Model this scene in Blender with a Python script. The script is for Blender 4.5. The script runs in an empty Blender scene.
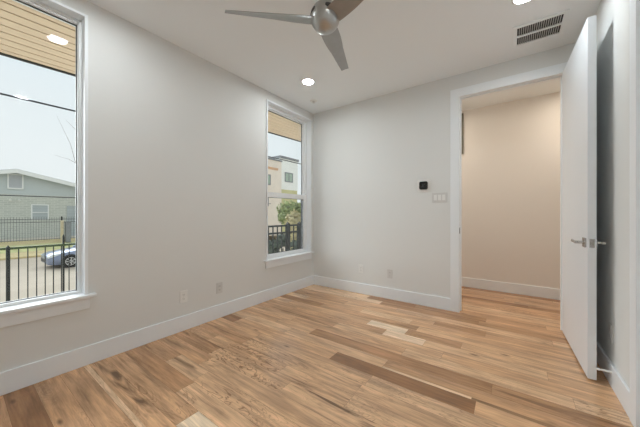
import bpy, bmesh, math, random
from mathutils import Vector, Matrix
random.seed(7)
S = bpy.context.scene
COL = S.collection
PI = math.pi

# ------------------------------------------------------------------ camera, sky, sun, exposure
EYE = 1.126
FPX = 266.7
cam_data = bpy.data.cameras.new('camera')
cam_data.sensor_fit = 'HORIZONTAL'
cam_data.sensor_width = 36.0
cam_data.lens = 36.0 * FPX / 640.0
cam_data.clip_start = 0.02
cam_data.clip_end = 500
cam = bpy.data.objects.new('camera', cam_data)
COL.objects.link(cam)
cam.location = (0, 0, EYE)
cam.rotation_euler = (PI / 2, 0, math.radians(35.75))
S.camera = cam

world = bpy.data.worlds.new('world')
S.world = world
world.use_nodes = True
wn, wl = world.node_tree.nodes, world.node_tree.links
wn.clear()
w_out = wn.new('ShaderNodeOutputWorld')
w_bg = wn.new('ShaderNodeBackground')
w_bg.inputs['Strength'].default_value = 1.03
w_tc = wn.new('ShaderNodeTexCoord')
w_sep = wn.new('ShaderNodeSeparateXYZ')
w_ramp = wn.new('ShaderNodeValToRGB')
w_ramp.color_ramp.elements[0].position = 0.0
w_ramp.color_ramp.elements[0].color = (0.85, 0.885, 0.895, 1)
w_ramp.color_ramp.elements[1].position = 0.6
w_ramp.color_ramp.elements[1].color = (0.78, 0.88, 0.95, 1)
w_noise = wn.new('ShaderNodeTexNoise')
w_noise.inputs['Scale'].default_value = 2.2
w_noise.inputs['Detail'].default_value = 5
w_mix = wn.new('ShaderNodeMix')
w_mix.data_type = 'RGBA'
w_cr = wn.new('ShaderNodeValToRGB')
w_cr.color_ramp.elements[0].position = 0.45
w_cr.color_ramp.elements[0].color = (0, 0, 0, 1)
w_cr.color_ramp.elements[1].position = 0.75
w_cr.color_ramp.elements[1].color = (0.6, 0.6, 0.6, 1)
wl.new(w_tc.outputs['Generated'], w_sep.inputs[0])
wl.new(w_sep.outputs['Z'], w_ramp.inputs[0])
wl.new(w_tc.outputs['Generated'], w_noise.inputs['Vector'])
wl.new(w_noise.outputs['Fac'], w_cr.inputs[0])
wl.new(w_cr.outputs[0], w_mix.inputs[0])
wl.new(w_ramp.outputs[0], w_mix.inputs[6])
w_mix.inputs[7].default_value = (0.92, 0.94, 0.95, 1)
wl.new(w_mix.outputs[2], w_bg.inputs['Color'])
wl.new(w_bg.outputs[0], w_out.inputs['Surface'])

sun_data = bpy.data.lights.new('sun', 'SUN')
sun_data.energy = 5.0
sun_data.angle = math.radians(55)
sun_data.color = (0.94, 0.985, 1.03)
sun = bpy.data.objects.new('sun', sun_data)
COL.objects.link(sun)
sun.rotation_euler = Vector((0.86, 0.16, -0.38)).to_track_quat('-Z', 'Y').to_euler()

LAMP_ROOM = 166.0          # radiance of the ceiling lamp diffusers
LAMP_HALL = 220.0
LAMP_ROOM_COL = (0.94, 1.01, 1.04)
LAMP_HALL_COL = (1.0, 0.88, 0.74)

S.view_settings.view_transform = 'Standard'
S.view_settings.look = 'None'
S.view_settings.gamma = 1.0
S.view_settings.use_curve_mapping = False
S.view_settings.exposure = 0.0
S.cycles.max_bounces = 16
S.cycles.diffuse_bounces = 10
S.cycles.glossy_bounces = 6
S.cycles.transparent_max_bounces = 24
S.cycles.transmission_bounces = 8
S.cycles.sample_clamp_indirect = 6.0
S.cycles.use_denoising = True

# ------------------------------------------------------------------ helpers
class MB:
    """Collects shapes; build() links them as one mesh object."""
    def __init__(self):
        self.bm = bmesh.new()

    def box(self, x0, x1, y0, y1, z0, z1, M=None):
        vs = [self.bm.verts.new((x, y, z)) for x in (x0, x1) for y in (y0, y1) for z in (z0, z1)]
        for f in ((0, 1, 3, 2), (4, 6, 7, 5), (0, 4, 5, 1), (2, 3, 7, 6), (0, 2, 6, 4), (1, 5, 7, 3)):
            self.bm.faces.new([vs[i] for i in f])
        if M is not None:
            for v in vs:
                v.co = M @ v.co
        return vs

    def tube(self, pts, rads, n=12, cap=True):
        pts = [Vector(p) for p in pts]
        if not hasattr(rads, '__len__'):
            rads = [rads] * len(pts)
        rings = []
        ref = None
        for i, p in enumerate(pts):
            if i == 0:
                d = pts[1] - p
            elif i == len(pts) - 1:
                d = p - pts[i - 1]
            else:
                d = (pts[i + 1] - p).normalized() + (p - pts[i - 1]).normalized()
            d.normalize()
            if ref is None:
                ref = Vector((0, 0, 1)) if abs(d.z) < 0.9 else Vector((1, 0, 0))
            a = d.cross(ref).normalized()
            b = a.cross(d).normalized()
            ref = b
            rings.append([self.bm.verts.new(p + (a * math.cos(2 * PI * k / n) + b * math.sin(2 * PI * k / n)) * rads[i]) for k in range(n)])
        for r0, r1 in zip(rings, rings[1:]):
            for k in range(n):
                self.bm.faces.new((r0[k], r0[(k + 1) % n], r1[(k + 1) % n], r1[k]))
        if cap:
            self.bm.faces.new(rings[0][::-1])
            self.bm.faces.new(rings[-1])

    def lathe(self, prof, c=(0, 0, 0), n=40, M=None):
        """prof: list of (radius, z)."""
        rings = []
        c = Vector(c)
        for r, z in prof:
            if r < 1e-6:
                rings.append([self.bm.verts.new(Vector((0, 0, z)))])
            else:
                rings.append([self.bm.verts.new(Vector((r * math.cos(2 * PI * k / n), r * math.sin(2 * PI * k / n), z))) for k in range(n)])
        for r in rings:
            for v in r:
                v.co = (M @ v.co if M is not None else v.co) + c
        for a, b in zip(rings, rings[1:]):
            for k in range(n):
                k2 = (k + 1) % n
                if len(a) == 1 and len(b) == 1:
                    continue
                if len(a) == 1:
                    self.bm.faces.new((a[0], b[k2], b[k]))
                elif len(b) == 1:
                    self.bm.faces.new((a[k], a[k2], b[0]))
                else:
                    self.bm.faces.new((a[k], a[k2], b[k2], b[k]))

    def prism(self, poly, axis, a0, a1):
        """poly: 2-D outline; extruded along axis 'x','y' or 'z' from a0 to a1."""
        def P(p, a):
            return {'x': (a, p[0], p[1]), 'y': (p[0], a, p[1]), 'z': (p[0], p[1], a)}[axis]
        A = [self.bm.verts.new(P(p, a0)) for p in poly]
        B = [self.bm.verts.new(P(p, a1)) for p in poly]
        n = len(poly)
        self.bm.faces.new(A[::-1])
        self.bm.faces.new(B)
        for k in range(n):
            self.bm.faces.new((A[k], A[(k + 1) % n], B[(k + 1) % n], B[k]))

    def build(self, name, mat, parent=None, bevel=0, smooth=False, angle=35):
        bmesh.ops.recalc_face_normals(self.bm, faces=self.bm.faces)
        me = bpy.data.meshes.new(name)
        self.bm.to_mesh(me)
        self.bm.free()
        me.materials.append(mat)
        o = bpy.data.objects.new(name, me)
        COL.objects.link(o)
        if parent is not None:
            o.parent = parent
        if smooth:
            for p in me.polygons:
                p.use_smooth = True
            try:
                me.set_sharp_from_angle(angle=math.radians(angle))
            except Exception:
                pass
        if bevel:
            m = o.modifiers.new('bevel', 'BEVEL')
            m.width = bevel
            m.segments = 2
            m.limit_method = 'ANGLE'
        return o


def box_obj(name, mat, parent, dims, bevel=0):
    b = MB()
    b.box(*dims)
    return b.build(name, mat, parent, bevel)


def tag(o, label=None, cat=None, group=None, kind=None):
    if label:
        o['label'] = label
    if cat:
        o['category'] = cat
    if group:
        o['group'] = group
    if kind:
        o['kind'] = kind
    return o


def empty(name, loc=(0, 0, 0), rz=0.0):
    o = bpy.data.objects.new(name, None)
    o.empty_display_size = 0.1
    o.location = loc
    o.rotation_euler = (0, 0, rz)
    COL.objects.link(o)
    return o


def copy_tree(o, parent=None):
    c = o.copy()
    COL.objects.link(c)
    if parent is not None:
        c.parent = parent
    for ch in [x for x in bpy.data.objects if x.parent == o]:
        copy_tree(ch, c)
    return c


def lin(r, g, b):
    def f(v):
        v /= 255.0
        return v / 12.92 if v <= 0.04045 else ((v + 0.055) / 1.055) ** 2.4
    return (f(r), f(g), f(b), 1.0)


def mat(name, col, rough=0.5, metal=0.0, var=0.0, scale=6.0, bump=0.0, bscale=200.0, spec=0.5, coat=0.0, stretch=None):
    m = bpy.data.materials.new(name)
    m.use_nodes = True
    nt = m.node_tree
    p = nt.nodes['Principled BSDF']
    p.inputs['Base Color'].default_value = col
    p.inputs['Roughness'].default_value = rough
    p.inputs['Metallic'].default_value = metal
    p.inputs['Specular IOR Level'].default_value = spec
    p.inputs['Coat Weight'].default_value = coat
    tc = nt.nodes.new('ShaderNodeTexCoord')
    vec = tc.outputs['Object']
    if stretch:
        mp = nt.nodes.new('ShaderNodeMapping')
        mp.inputs['Scale'].default_value = stretch
        nt.links.new(vec, mp.inputs['Vector'])
        vec = mp.outputs['Vector']
    if var:
        nz = nt.nodes.new('ShaderNodeTexNoise')
        nz.inputs['Scale'].default_value = scale
        nz.inputs['Detail'].default_value = 4
        nt.links.new(vec, nz.inputs['Vector'])
        hs = nt.nodes.new('ShaderNodeHueSaturation')
        hs.inputs['Color'].default_value = col
        mr = nt.nodes.new('ShaderNodeMapRange')
        mr.inputs['From Min'].default_value = 0.3
        mr.inputs['From Max'].default_value = 0.7
        mr.inputs['To Min'].default_value = 1 - var
        mr.inputs['To Max'].default_value = 1 + var
        nt.links.new(nz.outputs['Fac'], mr.inputs['Value'])
        nt.links.new(mr.outputs['Result'], hs.inputs['Value'])
        nt.links.new(hs.outputs['Color'], p.inputs['Base Color'])
    if bump:
        nb = nt.nodes.new('ShaderNodeTexNoise')
        nb.inputs['Scale'].default_value = bscale
        nb.inputs['Detail'].default_value = 3
        nt.links.new(vec, nb.inputs['Vector'])
        bp = nt.nodes.new('ShaderNodeBump')
        bp.inputs['Strength'].default_value = bump
        bp.inputs['Distance'].default_value = 0.002
        nt.links.new(nb.outputs['Fac'], bp.inputs['Height'])
        nt.links.new(bp.outputs['Normal'], p.inputs['Normal'])
    return m


def emit(name, col, strength):
    m = bpy.data.materials.new(name)
    m.use_nodes = True
    nt = m.node_tree
    nt.nodes.clear()
    e = nt.nodes.new('ShaderNodeEmission')
    e.inputs['Color'].default_value = (*col, 1)
    e.inputs['Strength'].default_value = strength
    o = nt.nodes.new('ShaderNodeOutputMaterial')
    nt.links.new(e.outputs[0], o.inputs['Surface'])
    return m


def glass_mat(name, tint=(0.97, 0.985, 0.98)):
    m = bpy.data.materials.new(name)
    m.use_nodes = True
    nt = m.node_tree
    nt.nodes.clear()
    o = nt.nodes.new('ShaderNodeOutputMaterial')
    t = nt.nodes.new('ShaderNodeBsdfTransparent')
    t.inputs['Color'].default_value = (*tint, 1)
    g = nt.nodes.new('ShaderNodeBsdfGlossy')
    g.inputs['Roughness'].default_value = 0.0
    fr = nt.nodes.new('ShaderNodeFresnel')
    fr.inputs['IOR'].default_value = 1.22
    mx = nt.nodes.new('ShaderNodeMixShader')
    nt.links.new(fr.outputs[0], mx.inputs[0])
    nt.links.new(t.outputs[0], mx.inputs[1])
    nt.links.new(g.outputs[0], mx.inputs[2])
    nt.links.new(mx.outputs[0], o.inputs['Surface'])
    return m


def brick_mat(name, c1, c2, mortar, sc, bw=0.4, rh=0.14, ms=0.015):
    m = bpy.data.materials.new(name)
    m.use_nodes = True
    nt = m.node_tree
    p = nt.nodes['Principled BSDF']
    p.inputs['Roughness'].default_value = 0.9
    tc = nt.nodes.new('ShaderNodeTexCoord')
    sp = nt.nodes.new('ShaderNodeSeparateXYZ')
    cb = nt.nodes.new('ShaderNodeCombineXYZ')
    br = nt.nodes.new('ShaderNodeTexBrick')
    br.inputs['Color1'].default_value = c1
    br.inputs['Color2'].default_value = c2
    br.inputs['Mortar'].default_value = mortar
    br.inputs['Scale'].default_value = sc
    br.inputs['Brick Width'].default_value = bw
    br.inputs['Row Height'].default_value = rh
    br.inputs['Mortar Size'].default_value = ms
    nt.links.new(tc.outputs['Object'], sp.inputs[0])
    nt.links.new(sp.outputs['Y'], cb.inputs['X'])
    nt.links.new(sp.outputs['Z'], cb.inputs['Y'])
    nt.links.new(cb.outputs[0], br.inputs['Vector'])
    nt.links.new(br.outputs['Color'], p.inputs['Base Color'])
    return m


def floor_mat():
    m = bpy.data.materials.new('hardwood_planks')
    m.use_nodes = True
    nt = m.node_tree
    N, L = nt.nodes, nt.links
    p = N['Principled BSDF']

    def math_(op, a, b=None, clamp=False):
        n = N.new('ShaderNodeMath')
        n.operation = op
        n.use_clamp = clamp
        for i, v in enumerate((a, b)):
            if v is None:
                continue
            if isinstance(v, (int, float)):
                n.inputs[i].default_value = v
            else:
                L.new(v, n.inputs[i])
        return n.outputs[0]

    def ramp(v, stops):
        n = N.new('ShaderNodeValToRGB')
        el = n.color_ramp.elements
        while len(el) < len(stops):
            el.new(0.5)
        for e, (pos, c) in zip(el, stops):
            e.position = pos
            e.color = c if len(c) == 4 else (*c, 1)
        L.new(v, n.inputs[0])
        return n.outputs[0]

    def noise(vec, scale, detail=4, rough=0.55, dist=0.0):
        n = N.new('ShaderNodeTexNoise')
        n.inputs['Scale'].default_value = scale
        n.inputs['Detail'].default_value = detail
        n.inputs['Roughness'].default_value = rough
        n.inputs['Distortion'].default_value = dist
        L.new(vec, n.inputs['Vector'])
        return n.outputs['Fac']

    def mapped(vec, sc):
        n = N.new('ShaderNodeMapping')
        n.inputs['Scale'].default_value = sc
        L.new(vec, n.inputs['Vector'])
        return n.outputs[0]

    def mix(fac, a, b, mode='MIX'):
        n = N.new('ShaderNodeMix')
        n.data_type = 'RGBA'
        n.blend_type = mode
        if isinstance(fac, (int, float)):
            n.inputs[0].default_value = fac
        else:
            L.new(fac, n.inputs[0])
        for i, v in ((6, a), (7, b)):
            if isinstance(v, tuple):
                n.inputs[i].default_value = v
            else:
                L.new(v, n.inputs[i])
        return n.outputs[2]

    at = N.new('ShaderNodeAttribute')
    at.attribute_name = 'plank'
    sep = N.new('ShaderNodeSeparateColor')
    L.new(at.outputs['Color'], sep.inputs[0])
    tone, fig, knot = sep.outputs[0], sep.outputs[1], sep.outputs[2]
    uv = N.new('ShaderNodeUVMap')
    uv.uv_map = 'UVMap'
    v = uv.outputs[0]
    base = ramp(tone, FLOOR_STOPS)
    # broad colour drift along a board, finer streaks along the grain
    drift = noise(mapped(v, (2.2, 14, 1)), 1.0, 4, 0.6)
    fine = noise(mapped(v, (2.6, 42, 1)), 1.0, 4, 0.65)
    val = math_('ADD', math_('MULTIPLY', math_('SUBTRACT', drift, 0.5), 1.5), math_('MULTIPLY', math_('SUBTRACT', fine, 0.5), 1.25))
    hs = N.new('ShaderNodeHueSaturation')
    L.new(base, hs.inputs['Color'])
    L.new(math_('ADD', val, 1.0), hs.inputs['Value'])
    hs.inputs['Saturation'].default_value = 1.06
    c = hs.outputs[0]
    # cathedral figure: thin contour lines of a stretched noise, in patches
    f0 = noise(mapped(v, (2.0, 10, 1)), 1.0, 3, 0.5, 1.2)
    lines = math_('SINE', math_('MULTIPLY', f0, 75.0))
    lines = math_('POWER', math_('MULTIPLY', math_('ADD', lines, 1.0), 0.5), 9.0)
    patch = ramp(noise(mapped(v, (1.1, 3, 1)), 1.0, 2, 0.5), [(0.42, (0, 0, 0)), (0.58, (1, 1, 1))])
    lines = math_('MULTIPLY', math_('MULTIPLY', lines, patch), fig)
    c = mix(math_('MULTIPLY', lines, 0.9), c, (0.21, 0.105, 0.048, 1))
    # fine pores
    g = noise(mapped(v, (6, 230, 1)), 1.0, 3, 0.6)
    gf = ramp(g, [(0.45, (0, 0, 0)), (0.70, (1, 1, 1))])
    c = mix(math_('MULTIPLY', gf, 0.25), c, (0.24, 0.13, 0.065, 1))
    # mineral streaks on the boards that have them
    st = noise(mapped(v, (1.3, 13, 1)), 1.0, 4, 0.6, 0.8)
    sf = ramp(st, [(0.52, (0, 0, 0)), (0.63, (1, 1, 1))])
    c = mix(math_('MULTIPLY', math_('MULTIPLY', sf, knot), 0.9), c, (0.12, 0.062, 0.03, 1))
    # knots
    vo = N.new('ShaderNodeTexVoronoi')
    vo.inputs['Scale'].default_value = 1.0
    L.new(mapped(v, (3.2, 9, 1)), vo.inputs['Vector'])
    kd = ramp(vo.outputs['Distance'], [(0.05, (1, 1, 1)), (0.15, (0, 0, 0))])
    sc2 = N.new('ShaderNodeSeparateColor')
    L.new(vo.outputs['Color'], sc2.inputs[0])
    pick = math_('GREATER_THAN', sc2.outputs[0], 0.66)
    c = mix(math_('MULTIPLY', math_('MULTIPLY', kd, pick), 0.75), c, (0.085, 0.043, 0.022, 1))
    L.new(c, p.inputs['Base Color'])
    rr = N.new('ShaderNodeMapRange')
    L.new(g, rr.inputs['Value'])
    rr.inputs['To Min'].default_value = 0.17
    rr.inputs['To Max'].default_value = 0.30
    L.new(rr.outputs[0], p.inputs['Roughness'])
    p.inputs['Specular IOR Level'].default_value = 0.6
    bp = N.new('ShaderNodeBump')
    bp.inputs['Strength'].default_value = 0.12
    bp.inputs['Distance'].default_value = 0.001
    L.new(g, bp.inputs['Height'])
    L.new(bp.outputs[0], p.inputs['Normal'])
    return m


FLOOR_STOPS = [(0.0, (0.19, 0.098, 0.050)), (0.25, (0.37, 0.195, 0.10)), (0.5, (0.64, 0.395, 0.232)),
               (0.75, (0.79, 0.55, 0.36)), (1.0, (0.86, 0.71, 0.53))]

M = {}
M['wall'] = mat('wall_paint', (0.728, 0.735, 0.722, 1), 0.65, bump=0.05, bscale=260, spec=0.3)
M['ceiling'] = mat('ceiling_paint', (0.87, 0.905, 0.925, 1), 0.8, bump=0.04, bscale=260, spec=0.2)
M['hall'] = mat('hall_paint', (0.78, 0.745, 0.70, 1), 0.65, bump=0.05, bscale=260, spec=0.3)
M['trim'] = mat('trim_paint', (0.82, 0.85, 0.875, 1), 0.38, var=0.005)
M['door'] = mat('door_paint', (0.77, 0.81, 0.85, 1), 0.35, var=0.005)
M['vinyl'] = mat('white_vinyl', (0.84, 0.86, 0.87, 1), 0.35, var=0.005)
M['gasket'] = mat('dark_gasket', (0.03, 0.035, 0.04, 1), 0.6, var=0.1)
M['glass'] = glass_mat('window_glass')
M['plastic'] = mat('white_plastic', (0.80, 0.80, 0.78, 1), 0.3, var=0.02)
M['plastic_grey'] = mat('grey_plastic', (0.62, 0.615, 0.60, 1), 0.35, var=0.03)
M['outlet_grey'] = mat('pale_grey_plastic', (0.63, 0.625, 0.61, 1), 0.35, var=0.03)
M['slot'] = mat('dark_slot', (0.04, 0.04, 0.04, 1), 0.6, var=0.1)
M['nickel'] = mat('brushed_nickel', (0.47, 0.465, 0.45, 1), 0.36, 1.0, var=0.06, scale=30, stretch=(1, 1, 12))
M['blade'] = mat('silver_blade', (0.40, 0.40, 0.395, 1), 0.42, 0.85, var=0.04, scale=20)
M['chrome'] = mat('satin_chrome', (0.46, 0.45, 0.43, 1), 0.24, 1.0, var=0.03)
M['black_gloss'] = mat('black_glass', (0.004, 0.004, 0.005, 1), 0.18, var=0.1)
M['rubber'] = mat('white_rubber', (0.8, 0.8, 0.78, 1), 0.6, var=0.02)
M['iron'] = mat('black_iron', (0.012, 0.017, 0.016, 1), 0.5, var=0.2)
M['iron_far'] = mat('hazed_iron', (0.13, 0.14, 0.135, 1), 0.6, var=0.2)  # black iron, with distance haze put into the colour as grey
M['iron_green'] = mat('dark_green_iron', (0.045, 0.075, 0.022, 1), 0.5, var=0.2)
M['lamp'] = emit('lamp_diffuser', LAMP_ROOM_COL, LAMP_ROOM)
M['lamp_hall'] = emit('hall_lamp_diffuser', LAMP_HALL_COL, LAMP_HALL)

# ------------------------------------------------------------------ room dimensions
XL, XR = -2.573, 0.537          # left and right wall faces
YB, YN = 3.397, -0.55           # back and near wall faces
H = 2.715                       # ceiling
WT = 0.12                       # partition thickness
XO = -2.76                      # outer face of left wall
YH = 4.65                       # hall far wall face
HX0, HX1 = -1.75, 2.1           # hall ends
OX0, OX1, OZ = -0.487, 0.393, 2.455   # doorway clear opening

# ------------------------------------------------------------------ floor
def make_floor():
    global M
    M['floor'] = floor_mat()
    bm = bmesh.new()
    uvl = bm.loops.layers.uv.new('UVMap')
    cl = bm.loops.layers.float_color.new('plank')
    W = 0.127
    Y0 = 1.718
    gap = 0.0006
    rnd = random.Random(11)
    # boards the photograph shows plainly: row -> list of (x0, x1, tone, figure, streak)
    FIX = {
        0: [(-2.35, -1.15, .52, .3, 0), (-1.15, -0.175, .17, .2, .1), (-0.175, .9, .52, .4, .2)],
        1: [(-1.75, -0.772, .58, .2, .1), (-0.772, .35, .42, .5, .6, .2, 1), (-0.772, -.2, .78, .0, 0, 0, .2), (-.2, .35, .42, .5, .6, 0, .2)],
        2: [(-2.0, -1.55, .55, .2, 0), (-1.55, -0.105, .31, .3, .4), (-0.105, 1.0, .34, .4, .5)],
        3: [(-1.9, -0.718, .50, .3, .4), (-0.718, .3, .62, .2, .1)],
        4: [(-1.45, -.45, .56, .3, .1), (-.45, .62, .52, .2, 0)],
        5: [(-2.1, -0.985, .46, .4, .3), (-0.985, -0.62, .84, .1, 0), (-.62, .2, .60, .2, .1), (.2, .9, .54, .2, 0)],
        6: [(-2.3, -1.205, .52, .2, .1), (-1.205, -0.815, .90, .05, 0), (-0.815, -.35, .36, .3, .4), (-.35, .9, .56, .2, 0)],
        7: [(-1.9, -.75, .42, .3, .5), (-.75, .45, .55, .2, 0)],
        9: [(-1.7, -0.648, .52, .2, 0), (-0.648, -.2, .34, .3, .5), (-.2, 1.1, .5, .2, 0)],
        -1: [(-1.9, -0.785, .56, .7, .4), (-0.785, .5, .62, .5, .2)],
        -2: [(-1.9, -0.80, .56, .7, .6), (-0.80, .4, .58, .5, .2)],
        -3: [(-2.2, -1.35, .52, 1.0, .3), (-1.35, -0.795, .56, .8, .7), (-0.795, .5, .60, .5, .1)],
        -4: [(-2.7, -1.98, .36, .4, 1.0), (-1.98, -1.2, .56, 1.0, .1), (-1.2, .1, .58, .3, 1.0)],
        -5: [(-2.7, -1.90, .45, .4, .3), (-1.90, -.7, .58, 1.0, .3)],
        -6: [(-2.7, -2.14, .42, .3, .2), (-2.14, -1.75, .62, .3, .8), (-1.75, .2, .58, .9, .5)],
        -7: [(-2.7, -1.72, .36, .3, .2), (-1.72, -.6, .60, .6, .6)],
        -8: [(-2.7, -1.45, .48, .7, .5), (-1.45, -.4, .95, .1, 0)],
        -9: [(-2.7, -1.35, .50, .5, 1.0, .24, 1), (-2.7, -1.35, .74, .3, .3, 0, .24), (-1.35, -.3, .6, .2, 0)],
        -10: [(-2.7, -1.3, .45, .6, .2)],
        -11: [(-2.7, -1.3, .42, .6, .3)],
        -12: [(-2.7, -1.4, .22, .3, .35)],
    }
    kmin = math.floor((YN - 0.02 - Y0) / W)
    kmax = math.ceil((YH + 0.02 - Y0) / W)
    xa, xb = -2.6, 2.15
    for k in range(kmin, kmax):
        y0, y1 = Y0 + k * W, Y0 + (k + 1) * W
        fixed = FIX.get(k, [])
        segs = list(fixed)
        lo = fixed[0][0] if fixed else rnd.uniform(-1.5, -0.5)
        hi = fixed[-1][1] if fixed else lo

        def rp():
            t = min(0.95, max(0.15, rnd.gauss(0.54, 0.13)))
            if rnd.random() < 0.14:
                t = rnd.uniform(0.2, 0.36)
            return t, rnd.choice([.15, .3, .3, .6, .8]), rnd.choice([0, 0, .1, .3, .6])
        while lo > xa:
            ln = rnd.uniform(0.55, 1.45)
            segs.append((lo - ln, lo, *rp()))
            lo -= ln
        while hi < xb:
            ln = rnd.uniform(0.55, 1.45)
            segs.append((hi, hi + ln, *rp()))
            hi += ln
        for (a, b, tone, fig, kn, *fr) in segs:
            a, b = max(a, xa), min(b, xb)
            if b - a < 0.01:
                continue
            ox, oy = rnd.uniform(0, 400), rnd.uniform(0, 60)
            q0, q1 = (y0 + gap, y1 - gap) if not fr else (max(y0 + gap, y0 + fr[0] * W), min(y1 - gap, y0 + fr[1] * W))
            co = [(a + gap, q0), (b - gap, q0), (b - gap, q1), (a + gap, q1)]
            vs = [bm.verts.new((x, y, 0)) for x, y in co]
            f = bm.faces.new(vs)
            for lp, (x, y) in zip(f.loops, co):
                lp[uvl].uv = (x + ox, y - y0 + oy)
                lp[cl] = (tone, fig, kn, 1)
    # sub-floor under the boards (seen only in the hairline joints)
    for q in ([(xa, YN - .02), (xb, YN - .02), (xb, YH + .02), (xa, YH + .02)],):
        top = [bm.verts.new((x, y, -0.002)) for x, y in q]
        bot = [bm.verts.new((x, y, -0.15)) for x, y in q]
        fs = [bm.faces.new(top), bm.faces.new(bot[::-1])]
        for i in range(4):
            fs.append(bm.faces.new((top[i], bot[i], bot[(i + 1) % 4], top[(i + 1) % 4])))
        for f in fs:
            for lp in f.loops:
                lp[uvl].uv = (0, 0)
                lp[cl] = (0, 0, 1, 1)
    me = bpy.data.meshes.new('floor')
    bm.to_mesh(me)
    bm.free()
    me.materials.append(M['floor'])
    o = bpy.data.objects.new('floor', me)
    COL.objects.link(o)
    return tag(o, 'floor of wide natural wood planks running across the room', 'floor', kind='structure')


make_floor()

# ------------------------------------------------------------------ windows: hole dimensions on the left wall
WIN = {1: (-0.336, 0.602), 2: (2.383, 3.321)}
WZ0, WZ1 = 0.507, 2.597

# walls, ceiling
w = MB()
ys = [YN - WT, WIN[1][0], WIN[1][1], WIN[2][0], WIN[2][1], YB + WT]
for i in (0, 2, 4):
    w.box(XO, XL, ys[i], ys[i + 1], -0.15, H)
for n in (1, 2):
    w.box(XO, XL, WIN[n][0], WIN[n][1], -0.15, WZ0)
    w.box(XO, XL, WIN[n][0], WIN[n][1], WZ1, H)
tag(w.build('wall_left', M['wall']), 'off-white wall with the two tall windows', 'wall', kind='structure')

w = MB()
JT = 0.02
w.box(XL, OX0 - JT, YB, YB + WT, 0, H)
w.box(OX1 + JT, HX1, YB, YB + WT, 0, H)
w.box(OX0 - JT, OX1 + JT, YB, YB + WT, OZ + JT, H)
tag(w.build('wall_back', M['wall']), 'off-white wall with the doorway to the hall', 'wall', kind='structure')

CY0, CY1, CZ = 1.30, 2.078, 2.44       # closet doorway in the right wall
w = MB()
w.box(XR, XR + WT, CY1 + JT, YB, 0, H)
w.box(XR, XR + WT, YN - WT, CY0 - JT, 0, H)
w.box(XR, XR + WT, CY0 - JT, CY1 + JT, CZ + JT, H)
tag(w.build('wall_right', M['wall']), 'off-white wall beside the open door', 'wall', kind='structure')
tag(box_obj('wall_near', M['wall'], None, (XL, XR, YN - WT, YN, 0, H)), kind='structure')
tag(box_obj('wall_hall_far', M['hall'], None, (HX0, HX1, YH, YH + WT, 0, H)), 'beige far wall of the hall seen through the doorway', 'wall', kind='structure')
tag(box_obj('wall_hall_left', M['hall'], None, (HX0 - WT, HX0, YB + WT, YH + WT, 0, H)), kind='structure')
tag(box_obj('wall_hall_right', M['hall'], None, (HX1, HX1 + WT, YB, YH + WT, 0, H)), kind='structure')
tag(box_obj('ceiling', M['ceiling'], None, (XO, HX1 + WT, YN - WT, YH + WT, H, H + 0.2)), 'flat off-white ceiling', 'ceiling', kind='structure')

# baseboards: flat board with eased top edge
BH, BT = 0.142, 0.015
def baseboard(name, dims):
    o = box_obj(name, M['trim'], None, dims, 0.003)
    return tag(o, kind='structure')
baseboard('baseboard_left', (XL, XL + BT, YN, YB, 0, BH))
CW = 0.092     # door casing width
baseboard('baseboard_back', (XL + BT, OX0 - CW, YB - BT, YB, 0, BH))
baseboard('baseboard_right', (XR - BT, XR, CY1 + CW, YB - BT, 0, BH))
baseboard('baseboard_near', (XL + BT, XR, YN, YN + BT, 0, BH))
baseboard('baseboard_right_near', (XR - BT, XR, YN + BT, CY0 - CW, 0, BH))
baseboard('baseboard_hall', (HX0, HX1, YH - BT, YH, 0, BH))

# doorway jamb + casing (one trim unit)
def casing_unit(name, axis):
    b = MB()
    if axis == 'back':
        c0, c1, cz, t = OX0, OX1, OZ, 0.012
        def bx(a0, a1, p0, p1, z0, z1): b.box(a0, a1, p0, p1, z0, z1)
        bx(c0 - JT, c0, YB - t, YB + WT + t, 0, cz)
        bx(c1, c1 + JT, YB - t, YB + WT + t, 0, cz)
        bx(c0 - JT, c1 + JT, YB - t, YB + WT + t, cz, cz + JT)
        for (p0, p1) in ((YB - t, YB), (YB + WT, YB + WT + t)):
            bx(c0 - CW, c0 - JT, p0, p1, 0, cz + CW)
            bx(c1 + JT, c1 + CW, p0, p1, 0, cz + CW)
            bx(c0 - JT, c1 + JT, p0, p1, cz + JT, cz + CW)
        # door stop strip
        bx(c0, c0 + 0.011, YB + 0.05, YB + 0.085, 0, cz - 0.011)
        bx(c1 - 0.011, c1, YB + 0.05, YB + 0.085, 0, cz - 0.011)
        bx(c0, c1, YB + 0.05, YB + 0.085, cz - 0.011, cz)
    else:
        t = 0.016
        b.box(XR - t, XR + WT, CY1, CY1 + JT, 0, CZ)
        b.box(XR - t, XR + WT, CY0 - JT, CY0, 0, CZ)
        b.box(XR - t, XR + WT, CY0 - JT, CY1 + JT, CZ, CZ + JT)
        b.box(XR - t, XR, CY1 + JT, CY1 + CW, 0, CZ + CW)
        b.box(XR - t, XR, CY0 - CW, CY0 - JT, 0, CZ + CW)
        b.box(XR - t, XR, CY0 - JT, CY1 + JT, CZ + JT, CZ + CW)
    return b.build(name, M['trim'], None)
jamb = tag(casing_unit('trim_1', 'back'), 'white flat casing and jamb around the doorway to the hall', 'door casing', kind='structure')
tr2 = tag(casing_unit('trim_2', 'right'), 'white door casing at the right edge of the picture', 'door casing', kind='structure')
sp = MB()
sp.box(OX0, OX0 + 0.0015, YB + 0.005, YB + 0.036, 0.895, 0.965)
sp.box(OX0 + 0.0015, OX0 + 0.003, YB - 0.012, YB + 0.008, 0.905, 0.955)
spo = sp.build('strike_plate', M['slot'], jamb)

# closed closet door just outside the right edge of the view
d2 = tag(box_obj('door_2', M['door'], None, (XR + 0.03, XR + 0.07, CY0 + .003, CY1 - .003, 0.012, CZ - .003), 0.002), kind='structure')

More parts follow.
